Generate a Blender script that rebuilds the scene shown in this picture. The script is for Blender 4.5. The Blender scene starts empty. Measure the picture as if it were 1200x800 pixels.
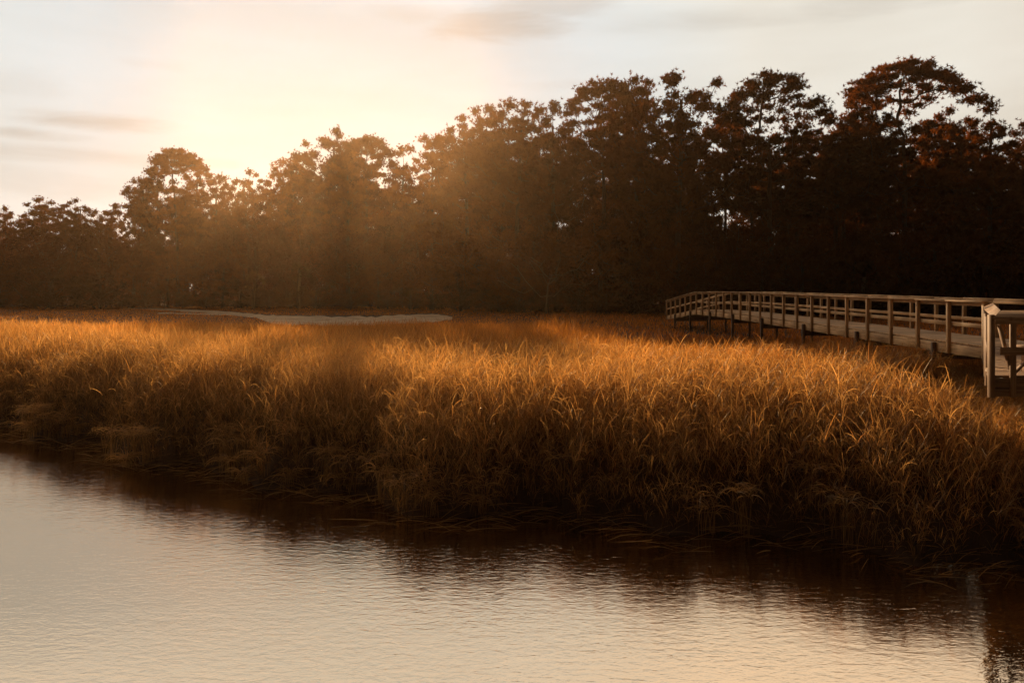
import bpy, math, random
import numpy as np
R = math.radians
C = bpy.context.scene.collection
rng = np.random.default_rng(11)

F = 933.0; HY = 336.0; CAMZ = 4.0          # focal length in pixels, horizon row, eye height
GZ = 0.9                                    # level of the marsh
SUN_AZ, SUN_EL = R(-12.4), R(13.45)

def px(x, D): return (x - 600.0) / F * D
def topz(y, D): return CAMZ + (HY - y) / F * D

# ------------------------------------------------------------------ materials
def new_mat(name):
    m = bpy.data.materials.new(name); m.use_nodes = True
    nt = m.node_tree; nt.nodes.clear()
    out = nt.nodes.new('ShaderNodeOutputMaterial')
    return m, nt, out

def N(nt, t, **kw):
    n = nt.nodes.new(t)
    for k, v in kw.items():
        if k.startswith('_'): setattr(n, k[1:], v)
        else: n.inputs[k.replace('__', ' ')].default_value = v
    return n

def ramp(nt, fac, stops):
    r = nt.nodes.new('ShaderNodeValToRGB')
    el = r.color_ramp.elements
    el[0].position, el[0].color = stops[0][0], (*stops[0][1], 1)
    el[1].position, el[1].color = stops[-1][0], (*stops[-1][1], 1)
    for p, c in stops[1:-1]:
        e = el.new(p); e.color = (*c, 1)
    nt.links.new(fac, r.inputs['Fac'])
    return r.outputs['Color']

def leafy(name, base, trans=0.45, vcol=False, var=0.35, tcol=None, scale=0.5, gloss=0.0):
    m, nt, out = new_mat(name); L = nt.links
    if vcol:
        a = N(nt, 'ShaderNodeAttribute', _attribute_name='tint'); col = a.outputs['Color']
    else:
        g = N(nt, 'ShaderNodeTexCoord')
        n = N(nt, 'ShaderNodeTexNoise', Scale=scale, Detail=3.0)
        L.new(g.outputs['Object'], n.inputs['Vector'])
        d = tuple(c * (1 - var) for c in base); b = tuple(c * (1 + var) for c in base)
        col = ramp(nt, n.outputs['Fac'], [(0.35, d), (0.65, b)])
        oi = N(nt, 'ShaderNodeObjectInfo')
        mr = N(nt, 'ShaderNodeMapRange', **{'To Min': 0.5, 'To Max': 1.6})
        L.new(oi.outputs['Random'], mr.inputs['Value'])
        mx = N(nt, 'ShaderNodeVectorMath', _operation='SCALE')
        L.new(col, mx.inputs[0]); L.new(mr.outputs['Result'], mx.inputs['Scale'])
        col = mx.outputs['Vector']
    df = N(nt, 'ShaderNodeBsdfDiffuse')
    if vcol:
        dk = N(nt, 'ShaderNodeVectorMath', _operation='SCALE', Scale=0.17); L.new(col, dk.inputs[0]); L.new(dk.outputs[0], df.inputs['Color'])
    else: L.new(col, df.inputs['Color'])
    tr = N(nt, 'ShaderNodeBsdfTranslucent')
    tm = N(nt, 'ShaderNodeVectorMath', _operation='MULTIPLY'); tm.inputs[1].default_value = tcol or (1.25, 0.95, 0.6)
    L.new(col, tm.inputs[0]); L.new(tm.outputs['Vector'], tr.inputs['Color'])
    mix = N(nt, 'ShaderNodeMixShader', Fac=trans)
    L.new(df.outputs[0], mix.inputs[1]); L.new(tr.outputs[0], mix.inputs[2])
    last = mix.outputs[0]
    if gloss > 0:
        gl = N(nt, 'ShaderNodeBsdfGlossy', Roughness=0.45, Color=(1, .85, .65, 1))
        m2 = N(nt, 'ShaderNodeMixShader', Fac=gloss)
        L.new(last, m2.inputs[1]); L.new(gl.outputs[0], m2.inputs[2]); last = m2.outputs[0]
    L.new(last, out.inputs['Surface'])
    return m

M = {}
M['needle'] = leafy('pine_needles', (0.072, 0.034, 0.011), 0.5, tcol=(2.4, 1.25, 0.5))
M['leaf'] = leafy('broad_leaves', (0.068, 0.029, 0.008), 0.5, scale=0.8, tcol=(2.4, 1.2, 0.5))
M['shrub'] = leafy('shrub_leaves', (0.062, 0.032, 0.011), 0.35, scale=1.2, tcol=(1.6, 0.9, 0.45))
M['palm'] = leafy('palm_fronds', (0.11, 0.065, 0.025), 0.4, scale=1.2)
M['grass'] = leafy('marsh_grass_blades', None, 0.5, vcol=True, tcol=(1.5, 1.1, 0.62), gloss=0.05)

def bark(name, a, b):
    m, nt, out = new_mat(name); L = nt.links
    g = N(nt, 'ShaderNodeTexCoord'); mp = N(nt, 'ShaderNodeMapping'); mp.inputs['Scale'].default_value = (5, 5, 1.3)
    L.new(g.outputs['Object'], mp.inputs['Vector'])
    n = N(nt, 'ShaderNodeTexNoise', Scale=2.0, Detail=5.0, Roughness=0.7); L.new(mp.outputs[0], n.inputs['Vector'])
    col = ramp(nt, n.outputs['Fac'], [(0.35, a), (0.68, b)])
    p = N(nt, 'ShaderNodeBsdfPrincipled', Roughness=0.9); L.new(col, p.inputs['Base Color'])
    bp = N(nt, 'ShaderNodeBump', Strength=0.6, Distance=0.03); L.new(n.outputs['Fac'], bp.inputs['Height'])
    L.new(bp.outputs[0], p.inputs['Normal']); L.new(p.outputs[0], out.inputs['Surface'])
    return m
M['bark'] = bark('pine_bark', (0.035, 0.02, 0.012), (0.11, 0.065, 0.035))
M['palebark'] = bark('dead_wood', (0.16, 0.10, 0.05), (0.34, 0.23, 0.13))

def wood(name, axis, a, b, c):
    """weathered timber: grain runs along axis"""
    m, nt, out = new_mat(name); L = nt.links
    g = N(nt, 'ShaderNodeTexCoord'); mp = N(nt, 'ShaderNodeMapping')
    s = [22.0, 22.0, 22.0]; s[axis] = 1.1
    mp.inputs['Scale'].default_value = s
    L.new(g.outputs['Object'], mp.inputs['Vector'])
    n = N(nt, 'ShaderNodeTexNoise', Scale=1.0, Detail=6.0, Roughness=0.65, Distortion=0.4)
    L.new(mp.outputs[0], n.inputs['Vector'])
    col = ramp(nt, n.outputs['Fac'], [(0.3, a), (0.5, b), (0.72, c)])
    # plank to plank variation along the run, and dark weather stains / knots
    n2 = N(nt, 'ShaderNodeTexNoise', Scale=0.9, Detail=2.0); L.new(g.outputs['Object'], n2.inputs['Vector'])
    v = ramp(nt, n2.outputs['Fac'], [(0.3, (0.62, 0.6, 0.58)), (0.7, (1.12, 1.1, 1.06))])
    mm = N(nt, 'ShaderNodeVectorMath', _operation='MULTIPLY'); L.new(col, mm.inputs[0]); L.new(v, mm.inputs[1])
    n3 = N(nt, 'ShaderNodeTexVoronoi', Scale=2.3); L.new(g.outputs['Object'], n3.inputs['Vector'])
    k = ramp(nt, n3.outputs['Distance'], [(0.02, (0.28, 0.22, 0.18)), (0.11, (1, 1, 1))])
    m2 = N(nt, 'ShaderNodeVectorMath', _operation='MULTIPLY'); L.new(mm.outputs[0], m2.inputs[0]); L.new(k, m2.inputs[1])
    p = N(nt, 'ShaderNodeBsdfPrincipled', Roughness=0.75); L.new(m2.outputs[0], p.inputs['Base Color'])
    bp = N(nt, 'ShaderNodeBump', Strength=0.5, Distance=0.01); L.new(n.outputs['Fac'], bp.inputs['Height'])
    L.new(bp.outputs[0], p.inputs['Normal']); L.new(p.outputs[0], out.inputs['Surface'])
    return m
WA, WB, WC = (0.34, 0.17, 0.065), (0.70, 0.42, 0.19), (0.88, 0.62, 0.34)
M['wood_x'] = wood('timber_grain_x', 0, WA, WB, WC)
M['wood_y'] = wood('timber_grain_y', 1, WA, WB, WC)
M['wood_z'] = wood('timber_grain_z', 2, WA, WB, WC)
PA_, PB_, PC_ = (0.13, 0.062, 0.026), (0.33, 0.18, 0.078), (0.50, 0.31, 0.155)
for a_, i_ in (('x', 0), ('y', 1), ('z', 2)): M['old_' + a_] = wood('old_timber_grain_' + a_, i_, PA_, PB_, PC_)
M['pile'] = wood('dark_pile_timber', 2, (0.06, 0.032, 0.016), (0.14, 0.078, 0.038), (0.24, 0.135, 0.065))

def ground_mat():
    m, nt, out = new_mat('marsh_mud'); L = nt.links
    g = N(nt, 'ShaderNodeNewGeometry')
    n = N(nt, 'ShaderNodeTexNoise', Scale=0.35, Detail=8.0, Roughness=0.7); L.new(g.outputs['Position'], n.inputs['Vector'])
    col = ramp(nt, n.outputs['Fac'], [(0.3, (0.030, 0.016, 0.008)), (0.55, (0.085, 0.042, 0.016)), (0.75, (0.14, 0.07, 0.025))])
    p = N(nt, 'ShaderNodeBsdfPrincipled', Roughness=0.95); L.new(col, p.inputs['Base Color'])
    n2 = N(nt, 'ShaderNodeTexNoise', Scale=4.0, Detail=6.0); L.new(g.outputs['Position'], n2.inputs['Vector'])
    bp = N(nt, 'ShaderNodeBump', Strength=0.8, Distance=0.08); L.new(n2.outputs['Fac'], bp.inputs['Height'])
    L.new(bp.outputs[0], p.inputs['Normal']); L.new(p.outputs[0], out.inputs['Surface'])
    return m
M['ground'] = ground_mat()

def sand_mat():
    m, nt, out = new_mat('pale_sand'); L = nt.links
    g = N(nt, 'ShaderNodeNewGeometry')
    n = N(nt, 'ShaderNodeTexNoise', Scale=0.6, Detail=7.0, Roughness=0.7); L.new(g.outputs['Position'], n.inputs['Vector'])
    col = ramp(nt, n.outputs['Fac'], [(0.30, (0.42, 0.29, 0.18)), (0.45, (0.74, 0.58, 0.41)), (0.65, (0.92, 0.79, 0.60))])
    p = N(nt, 'ShaderNodeBsdfDiffuse'); L.new(col, p.inputs['Color'])
    L.new(p.outputs[0], out.inputs['Surface'])
    return m
M['sand'] = sand_mat()

def water_mat():
    m, nt, out = new_mat('river_water'); L = nt.links
    g = N(nt, 'ShaderNodeNewGeometry')
    def noise(sx, sy, rot, det, dist=0.0):
        mp = N(nt, 'ShaderNodeMapping'); mp.inputs['Scale'].default_value = (sx, sy, 1); mp.inputs['Rotation'].default_value = (0, 0, rot)
        n = N(nt, 'ShaderNodeTexNoise', Scale=1.0, Detail=det, Roughness=0.55, Distortion=dist)
        L.new(g.outputs['Position'], mp.inputs['Vector']); L.new(mp.outputs[0], n.inputs['Vector'])
        return n.outputs['Fac']
    a = noise(5.0, 11.0, R(18), 3.0, 0.6)
    b = noise(1.3, 2.6, R(-8), 2.0, 0.3)
    c = noise(14.0, 26.0, R(30), 2.0)
    gust = noise(0.16, 0.33, R(20), 2.0)                       # calm and ruffled patches
    ga = N(nt, 'ShaderNodeMapRange', **{'From Min': 0.35, 'From Max': 0.68, 'To Min': 0.35, 'To Max': 1.0}); L.new(gust, ga.inputs['Value'])
    b1 = N(nt, 'ShaderNodeBump', Distance=0.004); L.new(b, b1.inputs['Height']); b1.inputs['Strength'].default_value = 0.55
    b2 = N(nt, 'ShaderNodeBump', Distance=0.0055); L.new(a, b2.inputs['Height']); L.new(b1.outputs[0], b2.inputs['Normal']); L.new(ga.outputs[0], b2.inputs['Strength'])
    b3 = N(nt, 'ShaderNodeBump', Distance=0.002); L.new(c, b3.inputs['Height']); L.new(b2.outputs[0], b3.inputs['Normal']); L.new(ga.outputs[0], b3.inputs['Strength'])
    df = N(nt, 'ShaderNodeBsdfDiffuse', Color=(0.020, 0.011, 0.005, 1))
    gl = N(nt, 'ShaderNodeBsdfGlossy', Color=(1.0, 0.83, 0.64, 1), Roughness=0.03)
    L.new(b3.outputs[0], gl.inputs['Normal'])
    fr = N(nt, 'ShaderNodeFresnel', IOR=4.8); L.new(b3.outputs[0], fr.inputs['Normal'])
    fm = N(nt, 'ShaderNodeMapRange', **{'To Min': 0.14, 'To Max': 1.0}); L.new(fr.outputs[0], fm.inputs['Value'])
    mix = N(nt, 'ShaderNodeMixShader'); L.new(fm.outputs[0], mix.inputs[0])
    L.new(df.outputs[0], mix.inputs[1]); L.new(gl.outputs[0], mix.inputs[2])
    L.new(mix.outputs[0], out.inputs['Surface'])
    return m
M['water'] = water_mat()

# ------------------------------------------------------------------ mesh helpers
def np_mesh(name, verts, faces, mat, parent=None, tint=None, smooth=False):
    """verts (n,3); faces (m,k) all the same k"""
    me = bpy.data.meshes.new(name)
    verts = np.ascontiguousarray(verts, dtype=np.float32); faces = np.ascontiguousarray(faces, dtype=np.int32)
    k = faces.shape[1]
    me.vertices.add(len(verts)); me.vertices.foreach_set('co', verts.ravel())
    me.loops.add(faces.size); me.loops.foreach_set('vertex_index', faces.ravel())
    me.polygons.add(len(faces)); me.polygons.foreach_set('loop_start', np.arange(len(faces), dtype=np.int32) * k)
    me.polygons.foreach_set('loop_total', np.full(len(faces), k, dtype=np.int32))
    if tint is not None:
        at = me.attributes.new('tint', 'FLOAT_COLOR', 'POINT')
        c = np.ones((len(verts), 4), dtype=np.float32); c[:, :3] = tint
        at.data.foreach_set('color', c.ravel())
    me.update(calc_edges=True)
    if smooth: me.polygons.foreach_set('use_smooth', np.ones(len(faces), dtype=bool))
    me.materials.append(mat)
    o = bpy.data.objects.new(name, me); C.objects.link(o)
    if parent: o.parent = parent
    return o

class MB:
    def __init__(s): s.v = []; s.f = []
    def box(s, c, h, ax=None):
        """centre, half sizes, optional axes (3 vectors)"""
        c = np.array(c, float); ax = np.eye(3) if ax is None else np.array(ax, float)
        b = len(s.v)
        for z in (-1, 1):
            for y in (-1, 1):
                for x in (-1, 1):
                    s.v.append(c + ax[0] * x * h[0] + ax[1] * y * h[1] + ax[2] * z * h[2])
        for q in ((0, 2, 3, 1), (4, 5, 7, 6), (0, 1, 5, 4), (2, 6, 7, 3), (0, 4, 6, 2), (1, 3, 7, 5)):
            s.f.append([b + i for i in q])
        return s
    def beam(s, p, q, w, t, up=(0, 0, 1)):
        """board from p to q; w = size across (horizontal), t = size along up"""
        p = np.array(p, float); q = np.array(q, float)
        a = q - p; L = np.linalg.norm(a); a /= L
        up = np.array(up, float); side = np.cross(up, a); side /= np.linalg.norm(side); u = np.cross(a, side)
        return s.box((p + q) / 2, (L / 2, w / 2, t / 2), (a, side, u))
    def build(s, name, mat, parent=None, bevel=0.006):
        o = np_mesh(name, np.array(s.v), np.array(s.f), mat, parent)
        if bevel:
            m = o.modifiers.new('bevel', 'BEVEL'); m.width = bevel; m.segments = 1
        return o

def tag(o, label=None, cat=None, group=None, kind=None):
    if label: o['label'] = label
    if cat: o['category'] = cat
    if group: o['group'] = group
    if kind: o['kind'] = kind
    return o

def empty(name, loc=(0, 0, 0), rz=0.0):
    o = bpy.data.objects.new(name, None); C.objects.link(o); o.location = loc; o.rotation_euler = (0, 0, rz); o.empty_display_size = 0.3
    return o

# ------------------------------------------------------------------ ground, water
shore_pts = [(-600, 150), (-60, 58), (-30, 35), (-14.7, 22.8), (-7.7, 17.9), (-4.3, 15.9), (-1.8, 14.2), (2.2, 13.6), (3.5, 12.9), (7.3, 11.4), (12, 10.2), (30, 7.0), (600, -80)]
SX = np.array([p[0] for p in shore_pts], float); SY = np.array([p[1] for p in shore_pts], float)
def shore(x):
    x = np.asarray(x, float)
    return np.interp(x, SX, SY) + 0.35 * np.sin(x * 1.7 + 0.6) + 0.2 * np.sin(x * 4.1) + 0.12 * np.sin(x * 9.3 + 1)
def gz(x, y):
    s = y - shore(x)
    z = np.interp(s, [-9, -2, -0.4, 0.0, 0.8, 3.2, 8], [-1.5, -0.7, -0.12, 0.0, 0.32, 0.82, GZ])
    b = np.clip((s - 3) / 20, 0, 1)
    return z + 0.05 * b * np.sin(x * 0.7 + y * 0.3) * np.clip((60 - s) / 40, 0, 1)

xs = np.concatenate([np.linspace(-600, -60, 28)[:-1], np.linspace(-60, -20, 60)[:-1], np.linspace(-20, 20, 220)[:-1], np.linspace(20, 60, 60)[:-1], np.linspace(60, 600, 28)])
us = np.concatenate([np.linspace(-12, 6, 90)[:-1], np.linspace(6, 60, 60)[:-1], np.linspace(60, 160, 20)])
XX, UU = np.meshgrid(xs, us)
YY = shore(XX) + UU
ZZ = gz(XX, YY)
# rows behind and beyond so that it is one sheet out to the edge of the world
first = np.minimum(YY[0], -600.0 * np.ones_like(YY[0])); last = np.full_like(YY[0], 600.0)
XX = np.vstack([XX[0], XX, XX[0]]); YY = np.vstack([first, YY, last]); ZZ = np.vstack([np.full_like(first, -1.5), ZZ, np.full_like(first, GZ)])
nr, nc = XX.shape
idx = np.arange(nr * nc).reshape(nr, nc)
q = np.stack([idx[:-1, :-1], idx[:-1, 1:], idx[1:, 1:], idx[1:, :-1]], -1).reshape(-1, 4)
tag(np_mesh('ground', np.stack([XX, YY, ZZ], -1).reshape(-1, 3), q, M['ground'], smooth=True), 'dark marsh mud sloping into the river', kind='structure')
tag(np_mesh('water', np.array([(-600, -600, 0), (600, -600, 0), (600, 160, 0), (-600, 160, 0)], float), np.array([[0, 1, 2, 3]]), M['water']), 'rippled brown river reflecting the evening sky', kind='structure')

# pale sand flat at the foot of the wood
def sand_strip(name, rows, label, seed):
    r2 = np.random.default_rng(seed)
    vs = []; fs = []
    R_ = []
    for (a, b) in zip(rows[:-1], rows[1:]):
        for t in np.linspace(0, 1, 7)[:-1]:
            R_.append([a[i] * (1 - t) + b[i] * t for i in range(3)])
    R_.append(list(rows[-1]))
    for i, (x, yt, yb) in enumerate(R_):
        w = yb - yt
        yt2 = yt + r2.normal() * 0.05 * w; yb2 = yb + r2.normal() * 0.06 * w
        for k in range(5):
            y = yt2 + (yb2 - yt2) * k / 4
            D = (CAMZ - GZ - 0.03) * F / (y - HY)
            vs.append((px(x, D), D, GZ + 0.012 + (0.07 + r2.uniform(-.02, .03) if 0 < k < 4 else -0.01)))
        if i:
            b = len(vs) - 10
            for k in range(4): fs.append([b + k, b + k + 1, b + 6 + k, b + 5 + k])
    tag(np_mesh(name, np.array(vs), np.array(fs), M['sand'], smooth=True), label, kind='structure')
sand_strip('sand_flat', [(150, 360.0, 361.4), (200, 361.6, 363.8), (235, 363.0, 366.2), (270, 365.0, 369), (300, 367.5, 372), (325, 369.6, 380.5), (380, 369.8, 382), (430, 370.3, 381.3), (460, 369.6, 380), (490, 367.8, 378), (510, 367.8, 376.4), (530, 370.3, 374)], 'pale sand flat below the trees', 5)
sand_strip('sand_path', [(185, 366.4, 367.1), (230, 367.4, 368.3), (280, 368.2, 369.4), (322, 370.0, 372.0)], 'thin pale sand track joining the flat', 6)

# ------------------------------------------------------------------ grass (one mass of blades per zone)
class Strips:
    def __init__(s): s.V = []; s.Fc = []; s.T = []; s.n = 0
    def add(s, base, az, e0, e1, L, w, n, tint, twist=None, power=1.0):
        """ribbons: base (N,3), azimuth, start/end elevation, length, width; n segments. returns the centre lines"""
        Nn = len(base)
        az = np.broadcast_to(az, Nn); L = np.broadcast_to(L, Nn); w = np.broadcast_to(w, Nn)
        t = (np.arange(n) + 0.5) / n
        el = e0[:, None] + (e1 - e0)[:, None] * t[None, :] ** power
        st = (L / n)[:, None]
        d = np.stack([np.cos(el) * np.cos(az)[:, None] * st, np.cos(el) * np.sin(az)[:, None] * st, np.sin(el) * st], -1)
        P = np.concatenate([base[:, None, :], base[:, None, :] + np.cumsum(d, 1)], 1)
        tw = rng.uniform(0, math.pi, Nn) if twist is None else twist
        sd = np.stack([-np.sin(az) * np.cos(tw) + np.cos(az) * 0.0, np.cos(az) * np.cos(tw), np.sin(tw) * 0.6 + 0 * az], -1)
        vert = np.stack([np.cos(tw), np.sin(tw), np.zeros(Nn)], -1)
        steep = (np.cos(e0) < 0.35)[:, None]
        sd = np.where(steep, vert, sd)
        sd /= np.linalg.norm(sd, axis=1)[:, None] + 1e-9
        tt = np.linspace(0, 1, n + 1)
        prof = np.clip(np.minimum(0.55 + tt * 1.6, 1.0) * (1 - tt ** 2.2) + 0.04, 0, 1)
        hw = w[:, None] * prof[None, :] * 0.5
        A = P + sd[:, None, :] * hw[..., None]; B = P - sd[:, None, :] * hw[..., None]
        V = np.stack([A, B], 2).reshape(-1, 3)
        b = s.n + np.arange(Nn)[:, None] * (2 * (n + 1)) + np.arange(n)[None, :] * 2
        s.Fc.append(np.stack([b, b + 1, b + 3, b + 2], -1).reshape(-1, 4))
        s.V.append(V); s.T.append(np.repeat(tint, 2 * (n + 1), axis=0)); s.n += len(V)
        return P
    def build(s, name, mat):
        return np_mesh(name, np.concatenate(s.V), np.concatenate(s.Fc), mat, tint=np.concatenate(s.T))

def pick(P, f):
    n = P.shape[1] - 1
    g = np.clip(f * n, 0, n - 1e-4); i = g.astype(int); u = (g - i)[:, None]
    r = np.arange(len(P))
    return P[r, i] * (1 - u) + P[r, i + 1] * u

TAN = np.array([0.68, 0.46, 0.22]); ORANGE = np.array([0.70, 0.31, 0.058]); RUST = np.array([0.40, 0.135, 0.028]); OLIVE = np.array([0.25, 0.19, 0.06]); BROWN = np.array([0.17, 0.085, 0.034])
def nz(x, y, f, s=0.0):
    return (np.sin(x * f + s) * np.cos(y * f * 0.83 + 1.3 * s) + np.sin((x + y) * f * 0.61 + 2.1 * s + 1) + 0.6 * np.sin(x * f * 2.3 - y * f * 1.9 + s)) / 2.6
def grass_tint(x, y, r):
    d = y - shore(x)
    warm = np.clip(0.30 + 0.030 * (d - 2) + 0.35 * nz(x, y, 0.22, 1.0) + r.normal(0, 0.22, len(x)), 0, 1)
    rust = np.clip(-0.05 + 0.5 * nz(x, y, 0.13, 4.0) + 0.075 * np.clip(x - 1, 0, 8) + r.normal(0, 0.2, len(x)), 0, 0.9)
    dark = np.clip(0.12 + 0.42 * np.clip(1 - d / 4.5, 0, 1) + 0.35 * nz(x, y, 0.5, 2.0) + r.normal(0, 0.22, len(x)), 0, 0.8)  # bank-edge term puts the shade of the grass front into the tint
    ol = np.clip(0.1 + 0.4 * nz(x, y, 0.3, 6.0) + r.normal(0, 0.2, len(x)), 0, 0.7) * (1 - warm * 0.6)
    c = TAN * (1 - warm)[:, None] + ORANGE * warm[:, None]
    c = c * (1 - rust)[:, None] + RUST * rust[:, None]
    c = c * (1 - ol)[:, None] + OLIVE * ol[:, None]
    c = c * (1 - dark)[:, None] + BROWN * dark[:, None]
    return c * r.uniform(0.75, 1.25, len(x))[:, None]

def scatter(n, d0, d1, margin=1.28, power=1.0):
    """points in the visible wedge between distances d0 and d1 (uniform by area)"""
    D = np.sqrt(rng.uniform(d0 ** 2, d1 ** 2, n)) if power == 1.0 else d0 + (d1 - d0) * rng.uniform(0, 1, n) ** power
    x = (rng.uniform(-margin, margin, n)) * 600 / F * D
    return x, D

def height(x, y):
    s = y - shore(x)
    full = 1.30 - 0.004 * np.clip(-x, 0, 16) + 0.13 * nz(x, y, 0.9, 3.0) + 0.10 * nz(x, y, 0.25, 8.0)
    h = full * np.interp(s, [-0.3, 0.3, 1.0, 2.4], [0.42, 0.66, 0.86, 1.0])
    far = np.interp(y, [20, 32, 40, 56, 68, 300], [1.0, 0.88, 0.82, 0.24, 0.10, 0.06])
    right = np.interp(y, [18, 22, 26, 31, 38, 300], [1.0, 0.93, 0.72, 0.45, 0.27, 0.16])
    k = np.clip((x - 2.5 - 0.6 * np.sin(y * 0.5)) / 3.0, 0, 1)
    return h * (far * (1 - k) + right * k)

def wall_of_sand(x, y):
    """true where the sand flat lies, so that no grass grows on it"""
    xp = x / y * F + 600; yp = HY + (CAMZ - GZ) * F / y
    t = np.interp(xp, [165, 200, 235, 270, 300, 325, 380, 430, 460, 490, 510, 530], [361, 362, 363.4, 365.5, 368, 369.6, 369.8, 370.3, 369.6, 367.8, 367.8, 370.3])
    b = np.interp(xp, [165, 200, 235, 270, 300, 325, 380, 430, 460, 490, 510, 530], [361, 363.6, 366, 368.6, 371.5, 380.5, 382, 381.3, 380, 378, 376.4, 374])
    return (xp > 165) & (xp < 530) & (yp > t - 0.3) & (yp < b + 0.8)

def deck_clear(x, y):
    return (y > 13.2) & (x > 8.0) & (x < 15.0) & (y < 20.2) | ((y > 20) & (x > 11.2) & (x < 14.3) & (y < 62))

def tall_zone(name, n, d0, d1, leaves, segs, lw, curl, label, margin=1.28, stemw=0.012):
    S = Strips()
    x, y = scatter(n, d0, d1, margin)
    # plants stand in loose tussocks
    x = x + 0.12 * np.sin(x * 13 + y * 7); y = y + 0.12 * np.cos(x * 11 - y * 9)
    s = y - shore(x)
    keep = (s > -0.25) & (rng.uniform(0, 1, n) < np.interp(s, [-0.25, 1.0, 2.5], [0.28, 0.6, 1.0])) & (nz(x, y, 2.6, 5.0) > -0.62)
    x, y, s = x[keep], y[keep], s[keep]; n = len(x)
    h = height(x, y) * rng.normal(1.0, 0.14, n).clip(0.55, 1.4)
    h = np.where(deck_clear(x, y), np.minimum(h, 0.7), h)
    z = gz(x, y)
    base = np.stack([x, y, z - 0.03], -1)
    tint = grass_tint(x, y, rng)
    # the outer plants lean out over the water
    edge = np.clip(1 - s / 3.0, 0, 1)
    az = np.where(rng.uniform(0, 1, n) < edge * 0.75, R(-95) + rng.normal(0, 0.5, n), rng.uniform(0, 2 * math.pi, n))
    lean = np.abs(rng.normal(0, 1, n)) * (R(9) + R(24) * edge)
    P = S.add(base, az, np.full(n, R(88)) - lean * 0.3, R(86) - lean, h * 0.93, np.full(n, stemw), 3, tint * 0.22)  # stem tint darkened: shade inside the stand put into the colour
    for k in range(leaves):
        f = rng.uniform(0.35 if k else 0.9, 1.0, n)
        b = pick(P, f)
        a2 = rng.uniform(0, 2 * math.pi, n)
        droop = rng.uniform(0, 1, n)
        e0 = R(82) - rng.uniform(0, R(26), n)
        e1 = R(62) - droop ** curl * R(135)
        L = (0.24 + 0.24 * rng.uniform(0, 1, n)) * np.clip(h, 0.15, 1.3)
        tl = tint * rng.uniform(0.8, 1.25, (n, 1))
        if k == 0 and curl < 3:
            e1 = R(20) - droop * R(110); tl = TAN * rng.uniform(0.7, 1.35, (n, 1)); L = L * 0.8   # bleached drooping tips
        S.add(b, a2, e0, e1, L, lw * rng.uniform(0.7, 1.3, n), segs, tl)
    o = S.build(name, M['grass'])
    tag(o, label, 'grass', kind='stuff')
    return S.n

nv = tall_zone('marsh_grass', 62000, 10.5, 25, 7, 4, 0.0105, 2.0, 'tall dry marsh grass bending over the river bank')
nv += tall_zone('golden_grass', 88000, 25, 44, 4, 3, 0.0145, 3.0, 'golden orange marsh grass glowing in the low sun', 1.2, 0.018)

def meadow(name, n, d0, d1, label):
    S = Strips()
    x, y = scatter(n, d0, d1, 1.5)
    keep = ~wall_of_sand(x, y)
    x, y = x[keep], y[keep]; n = len(x)
    h = height(x, y) * rng.normal(1.0, 0.25, n).clip(0.4, 1.8)
    h = np.where(deck_clear(x, y), np.minimum(h, 0.25), h)
    base = np.stack([x, y, gz(x, y) - 0.02], -1)
    t = grass_tint(x, y, rng) * 1.5
    S.add(base, rng.uniform(0, 6.28, n), np.full(n, R(80)), np.full(n, R(60)) - rng.uniform(0, R(50), n), h * 1.1, 0.03 + 0.0006 * y, 2, t)
    tag(S.build(name, M['grass']), label, 'grass', kind='stuff')
meadow('meadow_grass', 150000, 42, 125, 'short rusty meadow grass running back to the trees')

# fallen reeds and dead drooping tufts along the water line
S = Strips()
for i in range(70):
    x0 = rng.uniform(-17, 12); s0 = rng.uniform(-0.5, 0.7); y0 = shore(x0) + s0
    n = int(rng.integers(10, 34)); hh = rng.uniform(0.15, 0.75)
    b = np.stack([x0 + rng.normal(0, 0.07, n), y0 + rng.normal(0, 0.07, n), np.maximum(gz(x0, y0), 0.0) + rng.uniform(0.0, 0.1, n)], -1)
    az = rng.uniform(0, 6.28, n); t = np.tile(TAN, (n, 1)) * rng.uniform(0.5, 1.15, (n, 1))
    P = S.add(b, az, np.full(n, R(86)), R(80) - rng.uniform(0, R(14), n), np.full(n, hh), np.full(n, .012), 3, t * 0.7)
    tip = P[:, -1]
    S.add(tip, az, R(60) - rng.uniform(0, R(40), n), R(-80) + rng.uniform(0, R(30), n), rng.uniform(0.25, 0.6, n), np.full(n, 0.017), 5, t)
    S.add(tip, az + 1.5, R(60) - rng.uniform(0, R(40), n), R(-60) + rng.uniform(0, R(30), n), rng.uniform(0.2, 0.45, n), np.full(n, 0.015), 5, t)
n = 900
x = rng.uniform(-17, 12, n); sh = rng.uniform(-0.9, 0.5, n); y = shore(x) + sh
b = np.stack([x, y, np.maximum(gz(x, y), 0.0) + 0.02], -1)
S.add(b, np.where(rng.uniform(0, 1, n) < .5, 0.15, 3.3) + rng.normal(0, 0.35, n), R(14) + rng.normal(0, R(10), n), rng.normal(R(-12), R(10), n), rng.uniform(0.3, 1.0, n), np.full(n, 0.015), 4, np.tile(TAN, (n, 1)) * rng.uniform(0.35, 1.0, (n, 1)))
tag(S.build('fallen_reeds', M['grass']), 'dead drooping reeds trailing at the water line', 'reeds', kind='stuff')

# ------------------------------------------------------------------ trees
def fib_dir(r, n):
    v = r.normal(0, 1, (n, 3)); return v / np.linalg.norm(v, axis=1)[:, None]

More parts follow.
